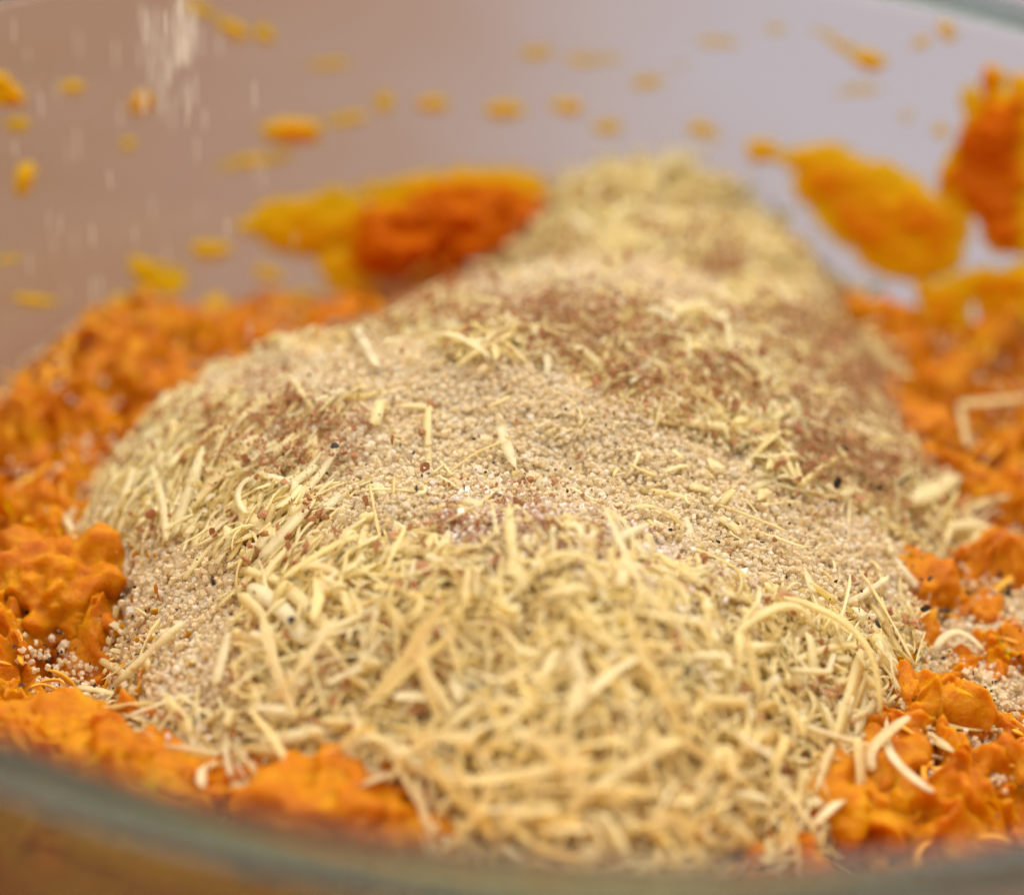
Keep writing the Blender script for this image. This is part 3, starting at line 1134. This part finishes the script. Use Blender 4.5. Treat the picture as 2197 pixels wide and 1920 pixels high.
# fine cheese crumbs between the shreds
Pc = heap_points(26000, .003)
uvc, _ = project(Pc)
Pc = Pc[~zone(uvc, SUGAR_Z, 8) | (rng.random(len(Pc)) < .03)]
Pc = Pc[~zone(project(Pc)[0], SPICE_Z, -10) | (rng.random(len(Pc)) < .35)]
Nn = top_normal(Pc[:, 0], Pc[:, 1])
Pc = Pc + Nn * np.abs(rng.normal(.0003, .0008, len(Pc)))[:, None]
C_CRUMB = template_collection('crumb_shapes', [flake(120 + i) for i in range(8)], CHEESE)
crm = grain_cloud('cheese_crumbs', Pc, rng.lognormal(math.log(.00055), .35, len(Pc)).clip(.0002, .0014), C_CRUMB)
tag(crm, 'fine crumbs of pale grated cheese between the shreds of the heap', 'cheese crumbs', None, 'stuff')

# black pepper: flecks big enough to pick out are single things, the finest are stuff
PEPM = list(C_PEP.objects)
FLECKS = [(1005, 1112), (470, 1217), (1632, 1013), (1757, 1000), (1712, 1025), (195, 1145), (185, 1100), (210, 1110), (432, 1475), (658, 1355), (812, 1415),
          (1800, 1190), (1850, 1245), (1905, 1165), (1895, 1160), (2045, 1300), (2045, 1330), (1650, 945), (840, 1037), (690, 950), (1115, 1145), (705, 1165),
          (100, 1240), (25, 1415), (175, 1320), (605, 1290), (655, 1250), (1275, 1140), (1940, 1060), (1870, 1010), (970, 1400), (870, 1465), (1330, 1380),
          (1510, 1440), (1560, 1540), (300, 905), (325, 908), (1270, 1555), (1060, 1600), (890, 1635), (705, 1540), (340, 1520), (1700, 1290), (1870, 1440), (1810, 1420),
          (1980, 1130), (2000, 1180), (1940, 1230), (1860, 1150), (1830, 1180), (1790, 1250), (1880, 1270), (2020, 1230), (1770, 1340)]
for q, (a, b) in enumerate(FLECKS):
    W = hit(a, b)
    n_ = top_normal(W[None, 0], W[None, 1])[0]
    o = link_mesh('pepper_fleck', PEPM[q % 6].data)
    onm = poly_dist(W[0], W[1], HEAP_POLY) < 0
    o.location = W + n_ * (.0026 if onm else .0036)
    o.rotation_euler = rng.uniform(0, 6.28, 3)
    s = rng.uniform(.0005, .00085)
    o.scale = (s * 1.3, s, s * .8)
    near = MARKS[int(np.argmin([math.hypot(a - k_[0], b - k_[1]) for k_ in MARKS]))][2]
    wh = 'on the orange mash around the heap' if onm else ('on the near slope of the cheese and sugar heap' if b > 1050 else 'on the cinnamon-dusted upper part of the heap')
    tag(o, 'black pepper fleck nearest to the ' + near, 'pepper fleck', 'black pepper flecks by the ' + near)
Pk = np.concatenate([heap_points(420), surf_points(260, [[(1800, 900), (2051, 900), (2051, 1650), (1820, 1560), (1790, 1200)]], 20, 20), surf_points(90, [[(0, 1050), (250, 1100), (300, 1450), (0, 1450)]], 20, 20)])
Nn = top_normal(Pk[:, 0], Pk[:, 1])
Pk = Pk + Nn * rng.uniform(.0008, .0030, len(Pk))[:, None]
pep = grain_cloud('ground_pepper', Pk, rng.uniform(.00018, .00042, len(Pk)), C_PEP)
tag(pep, 'fine black pepper specks scattered over heap and mash', 'pepper', None, 'stuff')

# fibres on the mash
FV, FF_, off = [], [], 0
th0 = rng.uniform(0, 2 * np.pi, 520)
r0 = rng.uniform(.030, .074, 520)
for a, r_ in zip(th0, r0):
    x, y = r_ * math.cos(a), r_ * math.sin(a)
    if poly_dist(np.array([x]), np.array([y]), HEAP_POLY)[0] > -.001:
        continue
    pth = make_path(rng.uniform(.003, .008), rng.normal(-.6, .6), rng.normal(0, 1.0), rng.normal(0, .5), 9)
    n_ = top_normal(np.array([x]), np.array([y]))[0]
    B = basis(n_, rng.uniform(0, 6.28), rng.normal(0, .25), 0)
    V, F = ribbon(pth, rng.uniform(.0003, .0008), rng.uniform(.0002, .0004), 1.0, 0, .3, rough=.3, seed=int(a * 100))
    FV.append(V @ B.T + np.array([x, y, top(x, y)]) + n_ * rng.uniform(.0002, .0016))
    FF_.append(F + off)
    off += len(V)
fb = mesh_obj('fibres', np.concatenate(FV), np.concatenate(FF_), FIBRE, mash)
fb['kind'] = 'stuff'


# ------------------------------------------------------------------ pumpkin smeared on the inside of the glass
def wall_patch(poly, tmax, soft, label, name='pumpkin_smear', group=None, seed=0, rag=10.0, cat='smear'):
    grow = 2.0 if rag < 6 or rag == 7 else 13.0
    poly = [tuple(p) for p in poly]
    xs, ys = [p[0] for p in poly], [p[1] for p in poly]
    m_ = rag * 2 + 18
    x0, x1, y0, y1 = min(xs) - m_, max(xs) + m_, min(ys) - m_, max(ys) + m_
    step = max(3.0, max(x1 - x0, y1 - y0) / 72)
    nx, ny = int((x1 - x0) / step) + 2, int((y1 - y0) / step) + 2
    u, w = np.meshgrid(x0 + np.arange(nx) * step, y0 + np.arange(ny) * step, indexing='ij')
    d = poly_dist(u, w, poly) + grow + rag * 1.5 * fbm(u / 60 + seed * 3.1, w / 38, seed * .7, 4, seed, .62)
    W = wall_hit(u.ravel(), w.ravel()).reshape(nx, ny, 3)
    body = np.clip(d / (soft * 1.15), 0, 1)
    tk = tmax * 1.1 * body ** .9 * (1 + .45 * fbm(u / 46 + seed, w / 30, 1.0, 4, seed + 5))
    n_ = -W.copy()
    n_[..., 2] = 0
    n_ /= np.linalg.norm(n_, axis=-1, keepdims=True)
    n_ = n_ * .95 + np.array([0, 0, .31])
    In = W + n_ * (.0002 + .55 * np.maximum(tk, 0))[..., None]
    Bk = W + n_ * .0001
    ids = np.arange(nx * ny).reshape(nx, ny)
    q = np.stack([ids[:-1, :-1], ids[1:, :-1], ids[1:, 1:], ids[:-1, 1:]], -1).reshape(-1, 4)
    inside = (d > 0).ravel()
    q = q[inside[q].sum(1) >= 2]
    if not len(q):
        return None
    nV = nx * ny
    q2 = q[:, ::-1] + nV
    # close the sides between front sheet and back sheet
    ed = {}
    for f in q:
        for a, b in zip(f, np.roll(f, -1)):
            ed[(a, b)] = 1
    sides = [(b, a, a + nV, b + nV) for (a, b) in ed if (b, a) not in ed]
    F = np.concatenate([q, q2, np.array(sides)])
    V = np.concatenate([In.reshape(-1, 3), Bk.reshape(-1, 3)])
    th = np.concatenate([np.maximum(tk, 0).ravel(), np.maximum(tk, 0).ravel()]) / .0044
    used = np.unique(F)
    re = np.full(len(V), -1)
    re[used] = np.arange(len(used))
    c = V[used].mean(0)
    o = mesh_obj(name, V[used] - c, re[F], SMEAR)
    o.location = c
    float_attr(o, 'thick', th[used])
    tag(o, label, cat, group)
    return o


def ell(cx, cy, rx, ry, a=0, n=14):
    a = math.radians(a)
    return [(cx + rx * math.cos(t) * math.cos(a) - ry * math.sin(t) * math.sin(a), cy + rx * math.cos(t) * math.sin(a) + ry * math.sin(t) * math.cos(a))
            for t in np.linspace(0, 2 * np.pi, n, endpoint=False)]


wall_patch([(1985, 112), (2003, 150), (2010, 185), (2040, 160), (2075, 160), (2075, 520), (1990, 500), (1960, 440), (1880, 390), (1875, 360), (1920, 270), (1945, 225), (1968, 190)],
           .0052, 44, 'thick dark orange splash with a pointed horn, largest on the bowl wall', seed=2, rag=7)
wall_patch([(1925, 180), (1950, 165), (1970, 210), (1940, 235), (1922, 215)], .0011, 22, 'yellow dab touching the edge of the thick horned splash', seed=3, rag=5)
wall_patch([(1590, 305), (1660, 290), (1730, 330), (1840, 375), (1945, 435), (1935, 530), (1855, 575), (1750, 530), (1675, 470), (1615, 400)], .0021, 46,
           'long yellow-orange smear sloping down towards the horned splash', seed=4, rag=9)
wall_patch([(1845, 590), (1900, 560), (1990, 540), (2075, 530), (2075, 670), (1985, 640), (1950, 600), (1925, 640), (1945, 670), (1905, 680), (1860, 640)], .0019, 34,
           'drooping yellow-orange smear under the horned splash, just above the mash', seed=5, rag=6)
wall_patch([(1700, 480), (1760, 500), (1860, 560), (1890, 600), (1850, 610), (1830, 570), (1750, 530)], .0011, 24, 'thin yellow smear joining the long smear to the mash', seed=6, rag=5)
wall_patch([(1990, 640), (2075, 640), (2075, 725), (2030, 715), (2005, 690)], .0014, 24, 'ragged yellow tail hanging below the drooping smear', seed=7, rag=7)
wall_patch([(690, 480), (730, 420), (820, 380), (960, 365), (1080, 385), (1120, 420), (1060, 480), (990, 530), (880, 560), (760, 545), (700, 520)], .0078, 42,
           'thick red-orange slab of mash stuck to the back wall beside the heap', seed=8, rag=9)
wall_patch([(490, 450), (540, 415), (650, 390), (720, 390), (720, 480), (640, 515), (550, 500)], .0013, 32, 'yellow smear at the side of the thick red-orange slab', seed=9, rag=8)
wall_patch([(640, 500), (720, 510), (860, 550), (840, 610), (720, 600), (660, 575)], .0012, 30, 'yellow smear hanging beneath the thick red-orange slab', seed=10, rag=8)
wall_patch([(720, 375), (800, 355), (930, 345), (1080, 350), (1100, 385), (940, 385), (780, 405)], .0006, 22, 'thin yellow-orange fringe above the thick red-orange slab', seed=12, rag=8)
wall_patch([(510, 250), (560, 238), (640, 248), (638, 280), (580, 292), (530, 280)], .0026, 26, 'bright orange dash on the back wall well above the slab', seed=11, rag=4)
wall_patch(ell(690, 240, 50, 14, -8), .0006, 16, 'pale yellow streak trailing from the bright orange dash', seed=13, rag=4)
wall_patch([(400, 345), (460, 310), (580, 300), (590, 330), (500, 335), (430, 355)], .0008, 20, 'pale yellow streak below the bright orange dash', seed=14, rag=5)
wall_patch(ell(420, 497, 42, 22, 8), .0012, 22, 'yellow blotch to the side of the slab, above the drop-shaped smear', seed=15, rag=5)
wall_patch([(395, 600), (440, 585), (460, 610), (440, 660), (420, 680), (405, 640)], .0012, 22, 'drop-shaped yellow smear just above the mash edge', seed=16, rag=5)
wall_patch(ell(315, 550, 52, 20, 20), .0006, 18, 'faint yellow smear above the tallest far lump of mash', seed=17, rag=6)
wall_patch(ell(540, 548, 32, 16, 10), .0010, 18, 'small yellow smear between the drop-shaped smear and the slab', seed=18, rag=4)
wall_patch([(1705, 105), (1735, 98), (1780, 118), (1775, 138), (1740, 145), (1712, 128)], .0026, 22, 'orange drop with a thin tail high on the wall', seed=19, rag=3)
wall_patch([(1625, 58), (1660, 55), (1715, 100), (1705, 112), (1660, 85)], .0008, 14, 'thin yellow tail leading to the orange drop', seed=20, rag=4)
wall_patch([(1875, 40), (1905, 42), (1915, 75), (1898, 85), (1885, 62)], .0014, 16, 'yellow-orange fleck near the rim above the horned splash', seed=21, rag=3)
wall_patch(ell(1845, 88, 24, 9, -30), .0006, 12, 'faint dab between the orange drop and the rim fleck', seed=22, rag=3)
wall_patch([(1495, 290), (1530, 275), (1570, 300), (1560, 325), (1510, 322)], .0021, 22, 'orange blob just before the start of the long smear', seed=23, rag=5)
wall_patch(ell(1412, 266, 34, 20, 15), .0017, 22, 'yellow-orange blob over the far cheese pile', seed=24, rag=5)
wall_patch(ell(1600, 330, 60, 16, 25), .0012, 16, 'thin strip of mash linking the orange blob and the long smear', seed=25, rag=5)
wall_patch([(-20, 145), (10, 145), (40, 190), (50, 215), (-20, 215)], .0024, 24, 'orange splat cut off by the picture edge, opposite the horned splash', seed=26, rag=4)
wall_patch(ell(145, 174, 26, 13), .0014, 16, 'flat orange fleck next to the cut-off splat', seed=27, rag=3)
wall_patch([(262, 200), (275, 185), (298, 195), (300, 215), (280, 232), (258, 218)], .0020, 18, 'small upright orange fleck under the dense falling stream', seed=28, rag=3)
wall_patch([(30, 340), (55, 325), (70, 345), (55, 375), (40, 395), (25, 375)], .0018, 18, 'upright yellow-orange fleck below the cut-off splat', seed=29, rag=4)
wall_patch([(430, 30), (470, 45), (500, 70), (470, 78), (440, 62)], .0015, 18, 'yellow dab beside the dense falling stream near the top', seed=30, rag=4)
wall_patch(ell(530, 72, 28, 20, 40), .0011, 18, 'dull yellow dab next to the one beside the falling stream', seed=31, rag=4)
wall_patch(ell(400, 20, 40, 14, 20), .0007, 16, 'pale yellow streak touching the dense falling stream', seed=32, rag=4)
wall_patch(ell(770, 206, 24, 28, 10), .0008, 20, 'round pale yellow dab next to the pale streak', seed=33, rag=4)
wall_patch(ell(866, 208, 34, 15), .0019, 18, 'orange-yellow fleck midway along the row of flecks', seed=34, rag=3)
wall_patch(ell(1012, 222, 40, 15, 3), .0013, 18, 'yellow fleck in the row above the slab', seed=35, rag=4)
wall_patch(ell(1132, 215, 32, 13, 5), .0013, 16, 'yellow-orange fleck at the end of the row over the far cheese', seed=36, rag=3)
wall_patch(ell(1300, 165, 40, 14, -8), .0008, 16, 'pale streak of mash above the far cheese pile', seed=37, rag=4)
FAINT = [(1070, 105, 40, 12), (1440, 85, 50, 14), (1215, 255, 30, 14), (1190, 120, 60, 10), (255, 290, 16, 12), (1815, 238, 14, 16), (1885, 262, 12, 12), (70, 600, 50, 14),
         (600, 590, 40, 14), (1360, 130, 30, 8), (1720, 180, 50, 7), (30, 250, 24, 16), (15, 520, 30, 12), (640, 130, 70, 9), (240, 600, 30, 12), (1560, 60, 26, 9)]
FAINT_SAY = [
    'faint dab between the row of flecks and the top of the picture',
    'faint long trace short of the orange drop, high on the wall',
    'faint dab right over the far cheese pile, under the pale streak',
    'faint long trace before the pale streak over the far pile',
    'faint small dab under the flat orange fleck by the cut-off splat',
    'faint round spot beside the horn of the horned splash',
    'second faint round spot, just under the other by the horned splash',
    'faint long trace above the far corner of the mash',
    'faint trace under the small smear beside the slab',
    'faint thin dash next to the pale streak over the far pile',
    'faint thin line just under the orange drop',
    'faint dab right under the cut-off orange splat',
    'faint trace cut off by the picture edge, below the upright fleck',
    'faint thin line beneath the dull yellow dabs at the top',
    'faint trace over the top of the far mash lumps',
    'faint dash at the start of the tail of the orange drop',
]
for q, (a, b, c_, d_) in enumerate(FAINT):
    wall_patch(ell(a, b, c_, d_, random.uniform(-12, 12)), .00055, 14, FAINT_SAY[q], name='pumpkin_trace', group='faint pumpkin traces on the back wall', seed=40 + q, rag=5, cat='trace')


# smear on the inside of the front wall, seen through the glass below the rim
def front_smear():
    na, nz = 300, 46
    a = np.radians(np.linspace(200, 340, na))
    zt = np.linspace(ZR - .0065, ZR - .050, nz)
    A, Zt = np.meshgrid(a, zt, indexing='ij')
    nse = fbm(np.cos(A) * 14, np.sin(A) * 14, Zt * 160, 4, 63)
    cover = (ZR - Zt) / .022 + .7 * nse - .05
    tk = .0011 * np.clip(cover, 0, 1.2) ** .7
    R_ = r_in(Zt) - .0001
    Ri = R_ - .0001 - tk
    inn = np.stack([Ri * np.cos(A), Ri * np.sin(A), Zt], -1)
    out = np.stack([R_ * np.cos(A), R_ * np.sin(A), Zt], -1)
    ids = np.arange(na * nz).reshape(na, nz)
    q = np.stack([ids[:-1, :-1], ids[1:, :-1], ids[1:, 1:], ids[:-1, 1:]], -1).reshape(-1, 4)
    q = q[(tk.ravel()[q] > .00002).sum(1) >= 2]
    F = np.concatenate([q, q[:, ::-1] + na * nz])
    V = np.concatenate([inn.reshape(-1, 3), out.reshape(-1, 3)])
    used = np.unique(F)
    re = np.full(len(V), -1)
    re[used] = np.arange(len(used))
    o = mesh_obj('pumpkin_smear', V[used], re[F], SMEAR)
    float_attr(o, 'thick', (np.concatenate([tk.ravel(), tk.ravel()]) / .0030)[used])
    tag(o, 'blurred yellow film of mash behind the near glass below the rim', 'smear')


front_smear()

# ------------------------------------------------------------------ sugar falling through the air
FALL = [(82, 210, 62), (28, 60, 60), (158, 90, 70), (155, 290, 70), (138, 310, 60), (240, 230, 60), (115, 180, 50), (510, 190, 70), (512, 330, 70), (527, 352, 62),
        (395, 300, 60), (185, 470, 55), (120, 450, 50), (108, 485, 65), (60, 530, 60), (185, 580, 60), (202, 580, 70), (305, 415, 55), (455, 455, 50), (97, 440, 50),
        (150, 490, 55), (335, 510, 50), (400, 420, 40), (232, 110, 60), (55, 110, 40), (440, 90, 50), (290, 70, 50), (345, 130, 60), (380, 180, 60), (310, 170, 50),
        (30, 300, 40), (220, 360, 45), (270, 470, 45), (460, 720, 45), (500, 660, 40), (130, 580, 45), (70, 180, 40), (590, 480, 40), (360, 60, 55), (330, 210, 55), (410, 240, 50)]
N_APART = len(FALL)
for q in range(84):
    xx = (rng.normal(368, 12) if q % 3 == 0 else rng.uniform(278, 405))
    yb = 60 + 200 * rng.random() ** 1.6 if q % 3 else 20 + 130 * rng.random()
    FALL.append((xx, yb - 30, rng.uniform(45, 85)))
sliver_me = []
for k in range(6):
    r = random.Random(k)
    V, F = icosphere(1)
    V = V * np.array([.5, .5, .5]) * np.array([[r.uniform(.8, 1.15), r.uniform(.8, 1.15), r.uniform(.9, 1.1)] for _ in range(len(V))])
    me = bpy.data.meshes.new('sugar_sliver')
    me.from_pydata([tuple(p) for p in V.tolist()], [], [tuple(f) for f in F.tolist()])
    me.materials.append(CLEAR)
    sliver_me.append(me)
for q, (a, b, hgt) in enumerate(FALL):
    D = ray(a, b)
    yy = rng.uniform(.025, .058)
    tt = (yy - CAM[1]) / D[1]
    W = CAM + tt * D
    o = link_mesh('falling_sugar_sliver', sliver_me[q % 6])
    o.location = W
    px = tt / FPX * K
    wpx = rng.uniform(4.0, 7.0)
    o.scale = (wpx * px, wpx * px, hgt * px / .88)
    o.rotation_euler = (rng.normal(0, .03), rng.normal(.02, .03), rng.uniform(0, 6))
    if q < N_APART:
        tag(o, 'pale sugar sliver falling on its own in front of the brown part of the bowl', 'sugar sliver', 'sugar slivers falling apart from the stream')
    else:
        tag(o, 'pale sugar sliver in the dense falling stream near the top of the bowl', 'sugar sliver', 'sugar slivers in the falling stream')
